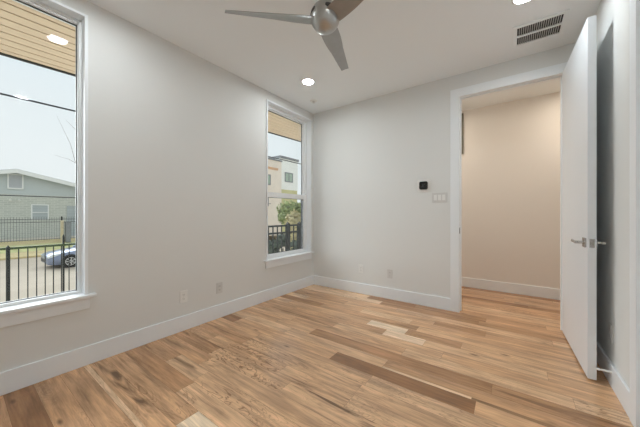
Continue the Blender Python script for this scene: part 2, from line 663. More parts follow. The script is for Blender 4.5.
# ------------------------------------------------------------------ windows
def window(n, double_hung):
    y0, y1 = WIN[n]
    root = empty('window_%d' % n, (XL, (y0 + y1) / 2, WZ0))
    T = lambda dims: (dims[0] - XL, dims[1] - XL, dims[2] - (y0 + y1) / 2, dims[3] - (y0 + y1) / 2, dims[4] - WZ0, dims[5] - WZ0)
    bt = 0.019
    xf, xb = XL + 0.018, XL - 0.062
    b = MB()   # boards lining the opening, standing slightly proud of the wall
    b.box(*T((xb, xf, y0, y0 + bt, WZ0 + .02, WZ1)))
    b.box(*T((xb, xf, y1 - bt, y1, WZ0 + .02, WZ1)))
    b.box(*T((xb, xf, y0 + bt, y1 - bt, WZ1 - bt, WZ1)))
    b.build('jamb_liner', M['trim'], root, 0.0015)
    b = MB()
    q = (y1 - y0) / 2
    b.prism([(xb - XL, -q + .0005), (0.0005, -q + .0005), (0.0005, -q - .045), (.045, -q - .045), (.045, q + .045), (0.0005, q + .045), (0.0005, q - .0005), (xb - XL, q - .0005)], 'z', 0, 0.02)
    b.build('stool', M['trim'], root, 0.003)
    box_obj('apron', M['trim'], root, T((XL, XL + 0.014, y0 - 0.012, y1 + 0.012, WZ0 - 0.088, WZ0)), 0.0015)
    iy0, iy1, iz0, iz1 = y0 + bt, y1 - bt, WZ0 + 0.02, WZ1 - bt
    fw = 0.034 if double_hung else 0.016
    fx0, fx1 = (XO + 0.058 if double_hung else XO + 0.03), xb
    b = MB()
    b.box(*T((fx0, fx1, iy0, iy0 + fw, iz0, iz1)))
    b.box(*T((fx0, fx1, iy1 - fw, iy1, iz0, iz1)))
    b.box(*T((fx0, fx1, iy0 + fw, iy1 - fw, iz0, iz0 + fw * .7)))
    b.box(*T((fx0, fx1, iy0 + fw, iy1 - fw, iz1 - fw, iz1)))
    fr = b.build('window_frame', M['vinyl'], root, 0.0015)
    if double_hung:      # dark side tracks beside the lower sash
        b = MB()
        for a0, a1 in ((iy0 + fw, iy0 + fw + .038), (iy1 - fw - .038, iy1 - fw)):
            b.box(*T((fx0 + .002, fx0 + .033, a0, a1, iz0 + fw * .7, 1.344)))
        b.build('side_track', M['gasket'], fr)
    gy0, gy1, gz0, gz1 = iy0 + fw, iy1 - fw, iz0 + fw * .7, iz1 - fw

    def sash(name, xa, xc, z0, z1, sw, bot, top):
        b = MB()
        b.box(*T((xa, xc, gy0, gy0 + sw, z0, z1)))
        b.box(*T((xa, xc, gy1 - sw, gy1, z0, z1)))
        b.box(*T((xa, xc, gy0 + sw, gy1 - sw, z0, z0 + bot)))
        b.box(*T((xa, xc, gy0 + sw, gy1 - sw, z1 - top, z1)))
        s = b.build(name, M['vinyl'], root, 0.001)
        g = 0.004
        b = MB()
        a0, a1, c0, c1 = gy0 + sw, gy1 - sw, z0 + bot, z1 - top
        xg0, xg1 = (xa + xc) / 2 - .006, (xa + xc) / 2 + .006
        b.box(*T((xg0, xg1, a0, a0 + g, c0, c1)))
        b.box(*T((xg0, xg1, a1 - g, a1, c0, c1)))
        b.box(*T((xg0, xg1, a0 + g, a1 - g, c0, c0 + g)))
        b.box(*T((xg0, xg1, a0 + g, a1 - g, c1 - g, c1)))
        b.build('gasket', M['gasket'], s)
        b = MB()
        xm = (xa + xc) / 2
        b.box(*T((xm - .002, xm + .002, a0 + g, a1 - g, c0 + g, c1 - g)))
        b.build('glass_pane', M['glass'], s)
    if double_hung:
        zr0, zr1 = 1.345, 1.415
        sash('upper_sash', fx0 + .004, fx0 + .032, zr0, gz1, 0.032, zr1 - zr0 - .01, 0.02)
        sash('lower_sash', fx0 + .034, fx1 - .003, gz0, zr1, 0.040, 0.03, zr1 - zr0)
    else:
        sash('fixed_sash', fx0 + .02, fx1 - .012, gz0, gz1, 0.004, 0.006, 0.012)
    return root
tag(window(1, False), 'tall fixed window at the left edge of the picture, overlooking the street', 'window', kind='structure')
tag(window(2, True), 'tall sash window with a crossbar near the room corner', 'window', kind='structure')

# ------------------------------------------------------------------ door leaf, open against the right wall
DT, DL, DH = 0.044, 0.865, 2.435
hinge = Vector((OX1 - 0.008, YB - 0.018, 0.0))
ang = math.radians(-90 + 1.9)          # leaf direction from the hinge
door = empty('door_1', hinge, ang)
tag(door, 'tall white flush door standing open by the right wall', 'door', kind='structure')
# local x runs from hinge to latch edge, local y is thickness (0 = face towards the room ... DT = face towards the right wall)
b = MB()
b.box(0.012, DL, 0, DT, 0.014, 0.014 + DH)
b.build('leaf', M['door'], door, 0.002)
HZ = 0.926
def lever(side):
    s = -1 if side == 'room' else 1
    yb = 0.0 if side == 'room' else DT
    cx = DL - 0.062
    b = MB()
    y0, y1 = sorted((yb, yb + s * 0.009))
    b.box(cx - .032, cx + .032, y0, y1, HZ - .032, HZ + .032)
    b.tube([(cx, yb + s * 0.008, HZ), (cx, yb + s * 0.052, HZ)], 0.010, 16)
    pts = [(cx + .012, yb + s * 0.048, HZ), (cx - .03, yb + s * 0.050, HZ), (cx - .085, yb + s * .050, HZ + .001), (cx - .128, yb + s * .044, HZ + .004)]
    b.tube(pts, [0.0095, 0.009, 0.0085, 0.008], 14)
    return b.build('lever_handle', M['chrome'], door, 0.001, True)
lever('room')
lever('wall')
lp = MB()
lp.box(DL, DL + .0015, DT / 2 - .0125, DT / 2 + .0125, HZ - .029, HZ + .029)
lpo = lp.build('latch_plate', M['chrome'], door)
lb = MB()
lb.box(DL + .0015, DL + .011, DT / 2 - .007, DT / 2 + .007, HZ - .010, HZ + .010)
lb.build('latch_bolt', M['nickel'], lpo, 0.002)
for z in (0.22, 1.23, 2.22):
    hb = MB()
    hb.tube([(0.004, DT + .006, z - .045), (0.004, DT + .006, z + .045)], 0.0065, 12)
    hb.box(0.004, 0.0118, DT - .03, DT + .004, z - .045, z + .045)
    hb.build('hinge', M['nickel'], door)

# ------------------------------------------------------------------ recessed ceiling lamps
def ceiling_lamp(x, y, lamp_mat, label, group='recessed ceiling lights'):
    root = empty('recessed_light', (x, y, H))
    tag(root, label, 'ceiling light', group)
    b = MB()
    b.lathe([(0.064, -0.0005), (0.064, -0.007), (0.070, -0.010), (0.079, -0.006), (0.083, -0.0005)], n=48)
    b.build('trim_ring', M['plastic'], root, 0, True)
    b = MB()
    b.lathe([(0, -0.0065), (0.0638, -0.0065), (0.0638, -0.0008), (0, -0.0008)], n=48)
    b.build('diffuser', lamp_mat, root)
    return root
ceiling_lamp(-1.990, 2.520, M['lamp'], 'round recessed ceiling light near the room corner, left of the fan blade')
ceiling_lamp(0.077, 2.450, M['lamp'], 'round recessed ceiling light beside the air vent above the door')
ceiling_lamp(-1.990, 0.575, M['lamp'], 'round recessed ceiling light above the left window, mirrored in its glass')
ceiling_lamp(0.079, 0.575, M['lamp'], 'round recessed ceiling light mirrored beside the cable in the left window glass')
ceiling_lamp(0.75, 4.08, M['lamp_hall'], 'round recessed light in the hall ceiling beyond the doorway', 'hall ceiling lights')
ceiling_lamp(-1.15, 4.08, M['lamp_hall'], 'round recessed light in the hall ceiling, left of the doorway', 'hall ceiling lights')

# sprinkler
sk = empty('ceiling_sprinkler', (-2.27, 3.0, H))
tag(sk, 'small pale ceiling sprinkler rosette near the room corner', 'sprinkler')
b = MB()
b.lathe([(0.022, -0.001), (0.022, -0.010), (0.035, -0.013), (0.050, -0.006), (0.052, -0.001)], n=32)
b.build('rosette', M['plastic'], sk, 0, True)
b = MB()
b.lathe([(0, -0.030), (0.016, -0.030), (0.017, -0.027), (0.006, -0.025), (0.006, -0.015), (0.012, -0.012), (0.0215, -0.009), (0.0215, -0.001), (0, -0.001)], n=24)
b.build('sprinkler_head', M['plastic_grey'], sk, 0, True)

# ------------------------------------------------------------------ air vent on the ceiling
VX0, VX1, VY0, VY1 = 0.037, 0.335, 2.838, 3.118
vent = empty('air_vent', ((VX0 + VX1) / 2, (VY0 + VY1) / 2, H))
tag(vent, 'square white ceiling air vent with two rows of dark slots above the door', 'air vent')
hx, hy, fwv = (VX1 - VX0) / 2, (VY1 - VY0) / 2, 0.03
b = MB()
for (a0, a1, c0, c1) in ((-hx - fwv, hx + fwv, -hy - fwv, -hy), (-hx - fwv, hx + fwv, hy, hy + fwv), (-hx - fwv, -hx, -hy, hy), (hx, hx + fwv, -hy, hy)):
    b.box(a0, a1, c0, c1, -0.012, 0)
b.box(-hx, hx, -0.011, 0.011, -0.012, -0.001)
b.build('vent_frame', M['ceiling'], vent, 0.002)
box_obj('duct_backing', M['slot'], vent, (-hx, hx, -hy, hy, -0.0012, -0.0002))
NS = 20
for row in (0, 1):
    c0, c1 = (-hy, -0.011) if row == 0 else (0.011, hy)
    b = MB()
    for i in range(1, NS):
        x = -hx + 2 * hx * i / NS
        R = Matrix.Translation((x, 0, -0.0062)) @ Matrix.Rotation(math.radians(28), 4, 'Y')
        b.box(-0.0012, 0.0012, c0, c1, -0.0048, 0.0048, R)
    b.build('louvre_row', M['plastic_grey'], vent)

# ------------------------------------------------------------------ ceiling fan
FX, FY, FZ = -0.995, 1.44, 2.412
fan = empty('ceiling_fan', (FX, FY, H))
tag(fan, 'three-bladed brushed nickel ceiling fan hanging from a short rod', 'ceiling fan')
dz = FZ - H
b = MB()
b.lathe([(0, -0.0005), (0.066, -0.0005), (0.066, -0.012), (0.058, -0.036), (0.030, -0.056), (0.014, -0.062), (0, -0.062)], n=40)
b.build('ceiling_canopy', M['nickel'], fan, 0, True)
b = MB()
b.tube([(0, 0, -0.05), (0, 0, dz + 0.08)], 0.0125, 20)
b.build('downrod', M['nickel'], fan, 0, True)
R_ = 0.097
def arc(r, z0, z1, n=14):
    out = []
    for i in range(n + 1):
        z = z0 + (z1 - z0) * i / n
        out.append((math.sqrt(max(0, r * r - z * z)), z))
    return out
b = MB()   # ball-shaped motor housing
b.lathe(arc(R_, -R_, 0.089, 26) + [(0.026, 0.096), (0.020, 0.115), (0.0128, 0.118)], (0, 0, dz), 48)
b.build('motor_housing', M['nickel'], fan, 0, True, 40)
BLADE_AZ = (222, 108.5, 345)
for az in BLADE_AZ:      # dark slot above each blade root
    bm = bmesh.new()
    grid = []
    for rr in (R_ * 0.97, R_ * 1.006):
        rows = []
        for j in range(5):
            z = 0.000 + 0.030 * j / 4
            row = []
            for i in range(13):
                t = i / 12 * 2 - 1
                hw = 34 if j in (0, 4) else 40
                a_ = math.radians(az + hw * t)
                q = math.sqrt(rr * rr - z * z)
                row.append(bm.verts.new((q * math.cos(a_), q * math.sin(a_), dz + z)))
            rows.append(row)
        grid.append(rows)
    for rows in grid:
        for j in range(4):
            for i in range(12):
                bm.faces.new((rows[j][i], rows[j][i + 1], rows[j + 1][i + 1], rows[j + 1][i]))
    for j in range(4):
        for i in (0, 12):
            bm.faces.new((grid[0][j][i], grid[0][j + 1][i], grid[1][j + 1][i], grid[1][j][i]))
    for i in range(12):
        for j in (0, 4):
            bm.faces.new((grid[0][j][i], grid[1][j][i], grid[1][j][i + 1], grid[0][j][i + 1]))
    mb = MB(); mb.bm.free(); mb.bm = bm
    mb.build('blade_slot', M['slot'], fan, 0, True)

def blade(az, pr, pt):
    nL, nW = 22, 8
    r0, r1 = 0.078, 0.645
    ca, sa = math.cos(az), math.sin(az)
    bm = bmesh.new()
    top, bot = [], []
    for i in range(nL + 1):
        s = i / nL
        r = r0 + (r1 - r0) * s
        wdt = 0.118 + 0.02 * math.sin(min(1, s * 2.2) * PI) * 0.6 - 0.056 * s ** 1.2
        pitch = math.radians(pr + (pt - pr) * s)
        th = 0.0055 - 0.0025 * s
        rt, rb = [], []
        for j in range(nW + 1):
            t = j / nW * 2 - 1
            q = t * wdt / 2
            camber = 0.010 * (1 - t * t) * (1 - 0.5 * s)
            e = th * math.sqrt(max(0, 1 - t * t)) + 0.0006
            rr = r - (0.02 * (t + 1) / 2 if i == nL else 0)
            lat, z = q * math.cos(pitch) + camber * -math.sin(pitch), q * math.sin(pitch) + camber * math.cos(pitch)
            z += -0.026 + 0.012 * s
            for lst, dzz in ((rt, e), (rb, -e)):
                lst.append(bm.verts.new((rr * ca - lat * sa, rr * sa + lat * ca, dz + z + dzz)))
        top.append(rt)
        bot.append(rb)
    for i in range(nL):
        for j in range(nW):
            bm.faces.new((top[i][j], top[i + 1][j], top[i + 1][j + 1], top[i][j + 1]))
            bm.faces.new((bot[i][j], bot[i][j + 1], bot[i + 1][j + 1], bot[i + 1][j]))
        bm.faces.new((top[i][0], bot[i][0], bot[i + 1][0], top[i + 1][0]))
        bm.faces.new((top[i][nW], top[i + 1][nW], bot[i + 1][nW], bot[i][nW]))
    for i in (0, nL):
        for j in range(nW):
            bm.faces.new((top[i][j], top[i][j + 1], bot[i][j + 1], bot[i][j]))
    mb = MB()
    mb.bm.free()
    mb.bm = bm
    mb.build('blade', M['blade'], fan, 0, True, 50)
for az in BLADE_AZ:
    blade(math.radians(az), -14, -22)

# ------------------------------------------------------------------ wall devices
def frame_matrix(loc, normal):
    """local x = right along wall seen from the room, local y = up, local z = out of the wall."""
    n = Vector(normal)
    up = Vector((0, 0, 1))
    x = up.cross(n)
    Mx = Matrix((x, up, n)).transposed().to_4x4()
    Mx.translation = Vector(loc)
    return Mx

def place(root, loc, normal):
    root.matrix_world = frame_matrix(loc, normal)

def outlet(loc, normal, label, grey=False):
    root = empty('wall_outlet')
    tag(root, label, 'outlet', 'wall outlets')
    place(root, loc, normal)
    m = M['outlet_grey'] if grey else M['plastic']
    b = MB()
    b.box(-0.036, 0.036, -0.058, 0.058, 0, 0.005)
    b.build('cover_plate', m, root, 0.002)
    for s in (-1, 1):
        b = MB()
        b.prism([(0.0165 * math.cos(a) * 1.0, s * 0.0195 + 0.0145 * math.sin(a)) for a in [2 * PI * k / 20 for k in range(20)]], 'z', 0.005, 0.0068)
        r = b.build('receptacle', m, root, 0.0006)
        b = MB()
        for xx, hh in ((-0.0065, 0.0045), (0.0065, 0.0035)):
            b.box(xx - .0011, xx + .0011, s * 0.0195 - hh + .002, s * 0.0195 + hh + .002, 0.0068, 0.0071)
        b.box(-.002, .002, s * .0195 - .010, s * .0195 - .006, 0.0068, 0.0071)
        b.build('slots', M['slot'], r)
    b = MB()
    b.lathe([(0, 0.0062), (0.003, 0.006), (0.0035, 0.005), (0, 0.005)], n=12)
    b.build('screw', M['plastic_grey'], root, 0, True)
    return root
outlet((XL, 1.320, 0.325), (1, 0, 0), 'white outlet on the window wall, left one of the pair between the windows')
outlet((XL, 1.709, 0.322), (1, 0, 0), 'greyer outlet on the window wall, right one of the pair between the windows', True)
outlet((-1.732, YB, 0.345), (0, -1, 0), 'white outlet low on the doorway wall, nearer the room corner')
outlet((-1.307, YB, 0.330), (0, -1, 0), 'greyer outlet low on the doorway wall, nearer the doorway', True)
outlet((XR, 2.580, 0.332), (-1, 0, 0), 'outlet in the shadow behind the open door', True)

# thermostat
th = empty('thermostat')
tag(th, 'black rounded-square thermostat on a pale plate beside the doorway', 'thermostat')
place(th, (-0.877, YB, 1.468), (0, -1, 0))
def rsq(r, rad, n=8):
    out = []
    for cx, cy, a0 in ((1, 1, 0), (-1, 1, 90), (-1, -1, 180), (1, -1, 270)):
        for k in range(n + 1):
            a = math.radians(a0 + 90 * k / n)
            out.append((cx * (r - rad) + rad * math.cos(a), cy * (r - rad) + rad * math.sin(a)))
    return out
b = MB()
b.prism(rsq(0.078, 0.03), 'z', 0, 0.004)
b.build('wall_plate', M['plastic'], th, 0.001)
b = MB()
b.prism(rsq(0.049, 0.019), 'z', 0.004, 0.026)
body = b.build('display', M['black_gloss'], th, 0.004)
b = MB()
for x0, x1, y0, y1 in ((-.016, -.004, .010, .013), (.004, .016, .010, .013), (-.014, .004, -.002, .001), (-.016, -.012, -.016, -.002), (-.010, .012, -.018, -.015)):
    b.box(x0, x1, y0, y1, 0.0261, 0.0264)
b.build('screen_marks', mat('dim_screen_marks', (0.09, 0.09, 0.095, 1), 0.5, var=0.1), body)

# three-gang switch
sw = empty('light_switch')
tag(sw, 'wide white three-rocker light switch plate beside the doorway', 'light switch')
place(sw, (-0.697, YB, 1.315), (0, -1, 0))
b = MB()
b.box(-0.084, 0.084, -0.058, 0.058, 0, 0.006)
b.build('cover_plate', M['outlet_grey'], sw, 0.002)
for i in (-1, 0, 1):
    b = MB()
    x = i * 0.046
    b.box(x - .0165, x + .0165, -0.033, 0.033, 0.006, 0.0072)
    b.prism([(x - .0155, -.032), (x + .0155, -.032), (x + .0155, .032), (x - .0155, .032)], 'z', 0.0072, 0.0085)
    b.build('rocker', M['plastic'], sw, 0.0008)

# door stop on the right baseboard
ds = empty('door_stop', (XR - BT, 2.50, 0.100), 0)
tag(ds, 'small white spring door stop on the baseboard behind the door', 'door stop')
b = MB()
b.lathe([(0, 0), (0.011, 0), (0.011, 0.004), (0.007, 0.008), (0, 0.008)], n=20, M=Matrix.Rotation(-PI / 2, 4, 'Y'))
b.build('base', M['rubber'], ds, 0, True)
b = MB()
pts = []
for k in range(141):
    a = 2 * PI * k / 10
    pts.append((-0.008 - 0.046 * k / 140, 0.0048 * math.cos(a), 0.0048 * math.sin(a)))
b.tube(pts, 0.0019, 6)
b.build('spring', M['rubber'], ds, 0, True)
b = MB()
b.lathe([(0, 0.0), (0.0075, 0.0), (0.0085, 0.004), (0.007, 0.013), (0, 0.014)], (-0.054, 0, 0), 20, Matrix.Rotation(-PI / 2, 4, 'Y'))
b.build('rubber_tip', M['rubber'], ds, 0, True)

# return air grille high on the hall wall, seen edge-on past the door jamb
rg = empty('return_grille', (-0.86, YH, 2.36))
tag(rg, 'dark return air grille high on the hall wall, just inside the doorway', 'air grille')
b = MB()
gw, gh = 0.25, 0.315
for d in ((-gw, gw, -.02, 0, -gh, -gh + .025), (-gw, gw, -.02, 0, gh - .025, gh), (-gw, -gw + .025, -.02, 0, -gh + .025, gh - .025), (gw - .025, gw, -.02, 0, -gh + .025, gh - .025)):
    b.box(*d)
olive = mat('olive_grey_metal', (0.17, 0.16, 0.12, 1), 0.5, var=0.05)
b.build('grille_frame', olive, rg, 0.002)
b = MB()
for i in range(20):
    z = -gh + .035 + i * (2 * gh - .07) / 19
    b.box(-gw + .025, gw - .025, -.004, .004, -.008, .008, Matrix.Translation((0, -.011, z)) @ Matrix.Rotation(math.radians(35), 4, 'X'))
b.build('grille_louvres', olive, rg)

# ================================================================== OUTSIDE
M['soffit'] = mat('soffit_boards', lin(234, 212, 184), 0.7, var=0.06, scale=3.0, stretch=(10, .5, 1))
M['concrete'] = mat('pale_concrete', lin(205, 197, 184), 0.9, var=0.08, scale=1.2)
M['asphalt'] = mat('pale_road', lin(192, 178, 160), 0.95, var=0.06, scale=0.6)
M['dirt'] = mat('dry_dirt', lin(214, 196, 150), 0.95, var=0.10, scale=2.5)
M['lawn'] = mat('dry_lawn', lin(204, 202, 146), 0.95, var=0.18, scale=2.0)

def extruded_ground(name, prof, mt, y0=-30, y1=70, thick=0.6):
    b = MB()
    poly = [(x, z) for x, z in prof] + [(prof[-1][0], prof[-1][1] - thick), (prof[0][0], prof[0][1] - thick)]
    b.prism(poly, 'y', y0, y1)
    return tag(b.build(name, mt), kind='structure')
extruded_ground('yard_ground', [(XO, -1.2), (-9.0, -1.3), (-12.0, -2.25)], M['concrete'])
extruded_ground('road', [(-12.0, -2.25), (-16.0, -1.96), (-19.4, -1.855), (-22.2, -1.855), (-25.0, -1.70)], M['asphalt'])
extruded_ground('curb_strip', [(-25.0, -1.60), (-26.3, -1.42)], M['dirt'])
extruded_ground('grass_verge', [(-26.3, -1.42), (-28.2, -1.10)], M['lawn'])
extruded_ground('bare_soil_strip', [(-28.2, -1.10), (-30.2, -.93)], M['dirt'])
extruded_ground('far_lot', [(-30.2, -.93), (-70, -.9)], M['concrete'])
tag(box_obj('porch_slab', M['concrete'], None, (-4.25, XO, -2.5, 7.5, -1.25, -0.12)), kind='structure')

# board soffit over the porch
b = MB()
x = XO
while x > -4.16:
    b.box(max(x - .124, -4.18), x - .010, -2.5, 7.5, 2.75, 2.775)
    x -= .134
def taper(o):
    for v in o.data.vertices:
        v.co.x = XO + (v.co.x - XO) * (1 - 0.054 * (v.co.y - 0.3))
    return o
psf = tag(b.build('porch_soffit', M['soffit']), kind='structure')
taper(psf)
taper(box_obj('soffit_backing', M['gasket'], psf, (-4.18, XO, -2.5, 7.5, 2.776, 2.9)))
tag(taper(box_obj('porch_fascia', M['iron'], None, (-4.215, -4.18, -2.5, 7.5, 2.735, 2.93))), kind='structure')

# overhead cables
def cable(pts, r, label):
    b = MB()
    b.tube(pts, r, 8)
    return tag(b.build('overhead_cable', M['gasket']), label, 'cable', 'overhead cables')
cable([(-9.0, -14, 3.76), (-9.0, -4, 3.73), (-9.0, 6, 3.72), (-9.0, 16, 3.73), (-9, 26, 3.76)], 0.021, 'thick dark cable crossing the sky outside both windows')
cable([(-14.0, -14, 1.80), (-14.0, -2, 1.74), (-14.2, 6, 1.76), (-14.6, 14, 1.86)], 0.017, 'thin dark cable crossing in front of the grey brick house')

# iron fences
def fence(name, x, y0, y1, zb, zt, posts, rails, pitch, mt, pm, label, pick_r=0.009, pr0=0.03, up0=0.10, rail_h=0.02, over=0.0):
    root = empty(name, (x, y0, zb))
    tag(root, label, 'fence')
    b = MB()
    n = int((y1 - y0) / pitch)
    for i in range(n + 1):
        y = i * pitch
        b.box(-pick_r, pick_r, y - pick_r, y + pick_r, 0.06, zt - zb + over)
    b.build('pickets', pm, root)
    for z in rails:
        box_obj('rail', mt, root, (-.018, .018, 0, y1 - y0, z - zb - rail_h, z - zb + rail_h))
    for p in posts:
        b = MB()
        post_r, post_up = (pr0, up0) if not hasattr(p, '__len__') else p[1:]
        p = p if not hasattr(p, '__len__') else p[0]
        yy = p - y0
        b.box(-post_r, post_r, yy - post_r, yy + post_r, 0, zt - zb + post_up)
        b.lathe([(post_r * 1.3, 0), (post_r * 1.3, .012), (0, .05)], (0, yy, zt - zb + post_up), 4, Matrix.Rotation(PI / 4, 4, 'Z'))
        b.build('post', M['iron'], root)
    return root
fence('iron_fence', -7.0, -3.0, 2.2, -1.28, 0.535, ((-2.4, .026, .0), (-0.9, .026, .0), (0.585, .024, .0), (1.28, .014, .145)), (0.525, -1.1), 0.109, M['iron_green'], M['iron'],
      'black iron fence with a green-tinged top rail, outside the left window', 0.007)
fence('porch_railing', -3.35, 2.3, 4.9, -0.125, 0.905, (2.33, 3.64, 3.97), (0.905, 0.78, 0.02), 0.107, M['iron'], M['iron'],
      'black iron porch railing outside the window near the corner', 0.008, 0.030, 0.02, 0.015)
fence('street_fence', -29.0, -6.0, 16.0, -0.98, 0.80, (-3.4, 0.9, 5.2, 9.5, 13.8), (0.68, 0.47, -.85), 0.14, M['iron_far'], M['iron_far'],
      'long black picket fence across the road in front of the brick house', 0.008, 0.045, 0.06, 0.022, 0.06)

# brick house across the road
M['brick'] = brick_mat('grey_brick', lin(200, 203, 194), lin(189, 193, 184), lin(212, 214, 206), 1.0, 0.42, 0.15, 0.02)
M['siding'] = mat('grey_siding', lin(196, 204, 204), 0.8, var=0.05, scale=2, stretch=(1, .3, 14))
M['white_trim'] = mat('white_exterior_trim', lin(236, 238, 236), 0.6, var=0.03)
M['shingle'] = mat('grey_shingles', lin(196, 200, 198), 0.9, var=0.12, scale=4)
M['blind'] = mat('pale_blind', lin(178, 186, 188), 0.6, var=0.1, scale=1.0, stretch=(1, .2, 9))
M['dark_pane'] = mat('dark_pane', lin(96, 104, 112), 0.15, var=0.1)
hs = empty('brick_house', (-33.0, 3.15, -0.92))
tag(hs, 'low grey brick house with a white-edged gable across the road', 'house')
def hb(name, m_, dims, bevel=0):
    return box_obj(name, m_, hs, (dims[0] + 33, dims[1] + 33, dims[2] - 3.15, dims[3] - 3.15, dims[4] + .92, dims[5] + .92), bevel)
HG = 2.93
hb('brick_wall', M['brick'], (-45, -33, -4.5, 10.8, -0.92, HG))
slope = 0.237
zap = 4.60
b = MB()
hw = 7.65
zr = lambda y: zap - slope * abs(y)
b.prism([(-hw, HG + .92), (hw, HG + .92), (0, zap - .14 + .92)], 'x', -12, 0.0)
b.prism([(-5.2, HG + .92 - .25), (5.2, HG + .92 - .25), (5.2, HG + .93), (-5.2, HG + .93)], 'x', 0.0, 0.02)
b.build('gable_siding', M['siding'], hs)
b = MB()
ov = 8.4
for s in (-1, 1):
    b.prism([(0, zap + .92 - .02), (s * ov, zr(ov) + .92 - .02), (s * ov, zr(ov) + .92 + .14), (0, zap + .92 + .14)], 'x', -12.2, 0.55)
b.build('roof', M['shingle'], hs)
b = MB()
for s in (-1, 1):
    b.prism([(0, zap + .92 - .20), (s * ov, zr(ov) + .92 - .20), (s * ov, zr(ov) + .92 + .10), (0, zap + .92 + .10)], 'x', 0.55, 0.61)
b.build('fascia', M['white_trim'], hs)
b = MB()
b.box(0.02, 0.07, -.36, .36, 3.22 + .92, 4.28 + .92)
vnt = b.build('gable_vent', mat('vent_louvres', lin(182, 186, 190), 0.7, var=0.08, scale=3, stretch=(1, 22, .3)), hs)
b = MB()
for d in ((-.44, -.36, 3.14, 4.36), (.36, .44, 3.14, 4.36), (-.36, .36, 3.12, 3.22), (-.36, .36, 4.28, 4.36)):
    b.box(0.02, 0.10, d[0], d[1], d[2] + .92, d[3] + .92)
b.build('vent_frame', M['white_trim'], vnt)
def house_window(y0, y1, z0, z1, pm):
    b = MB()
    t = .07
    for d in ((y0, y0 + t, z0, z1), (y1 - t, y1, z0, z1), (y0 + t, y1 - t, z0, z0 + t), (y0 + t, y1 - t, z1 - t, z1), (y0 + t, y1 - t, (z0 + z1) / 2 - .03, (z0 + z1) / 2 + .03)):
        b.box(0.0, 0.06, d[0] - 3.15, d[1] - 3.15, d[2] + .92, d[3] + .92)
    f = b.build('house_window', M['white_trim'], hs)
    b = MB()
    b.box(0.0, 0.03, y0 + t - 3.15, y1 - t - 3.15, z0 + t + .92, z1 - t + .92)
    b.build('pane', pm, f)
house_window(4.03, 5.09, 0.55, 1.90, M['blind'])
house_window(-1.2, 0.2, 0.55, 1.90, M['blind'])
b = MB()
b.box(0, .06, 6.26 - 3.15, 7.3 - 3.15, 0, 1.83 + .92)
b.build('house_door', M['blind'], hs)
for y in (2.86, 3.34):
    b = MB()
    b.lathe([(0, 0), (.05, 0), (.09, .16), (0, .17)], (0.06, y - 3.15, 2.28 + .92), 16, Matrix.Rotation(math.radians(120), 4, 'Y'))
    b.build('floodlight', M['white_trim'], hs, 0, True)

# small things by the far fence
b = MB()
b.box(-28.4, -27.95, 5.26, 5.54, -1.12, .42)
b.box(-28.43, -27.92, 5.24, 5.56, .42, .48)
tag(b.build('utility_box', mat('grey_box_metal', lin(140, 143, 146), .6, var=.06), None, .02), 'grey utility box in front of the far picket fence', 'utility box')
b = MB()
b.box(-28.3, -28.12, 5.0, 5.16, -1.12, .50)
b.prism([(-28.33, .50), (-28.09, .50), (-28.21, .60)], 'y', 4.98, 5.18)
tag(b.build('marker_post', mat('tan_timber', lin(212, 198, 168), .8, var=.1), None, .01), 'pale tan post beside the grey utility box by the far fence', 'post')

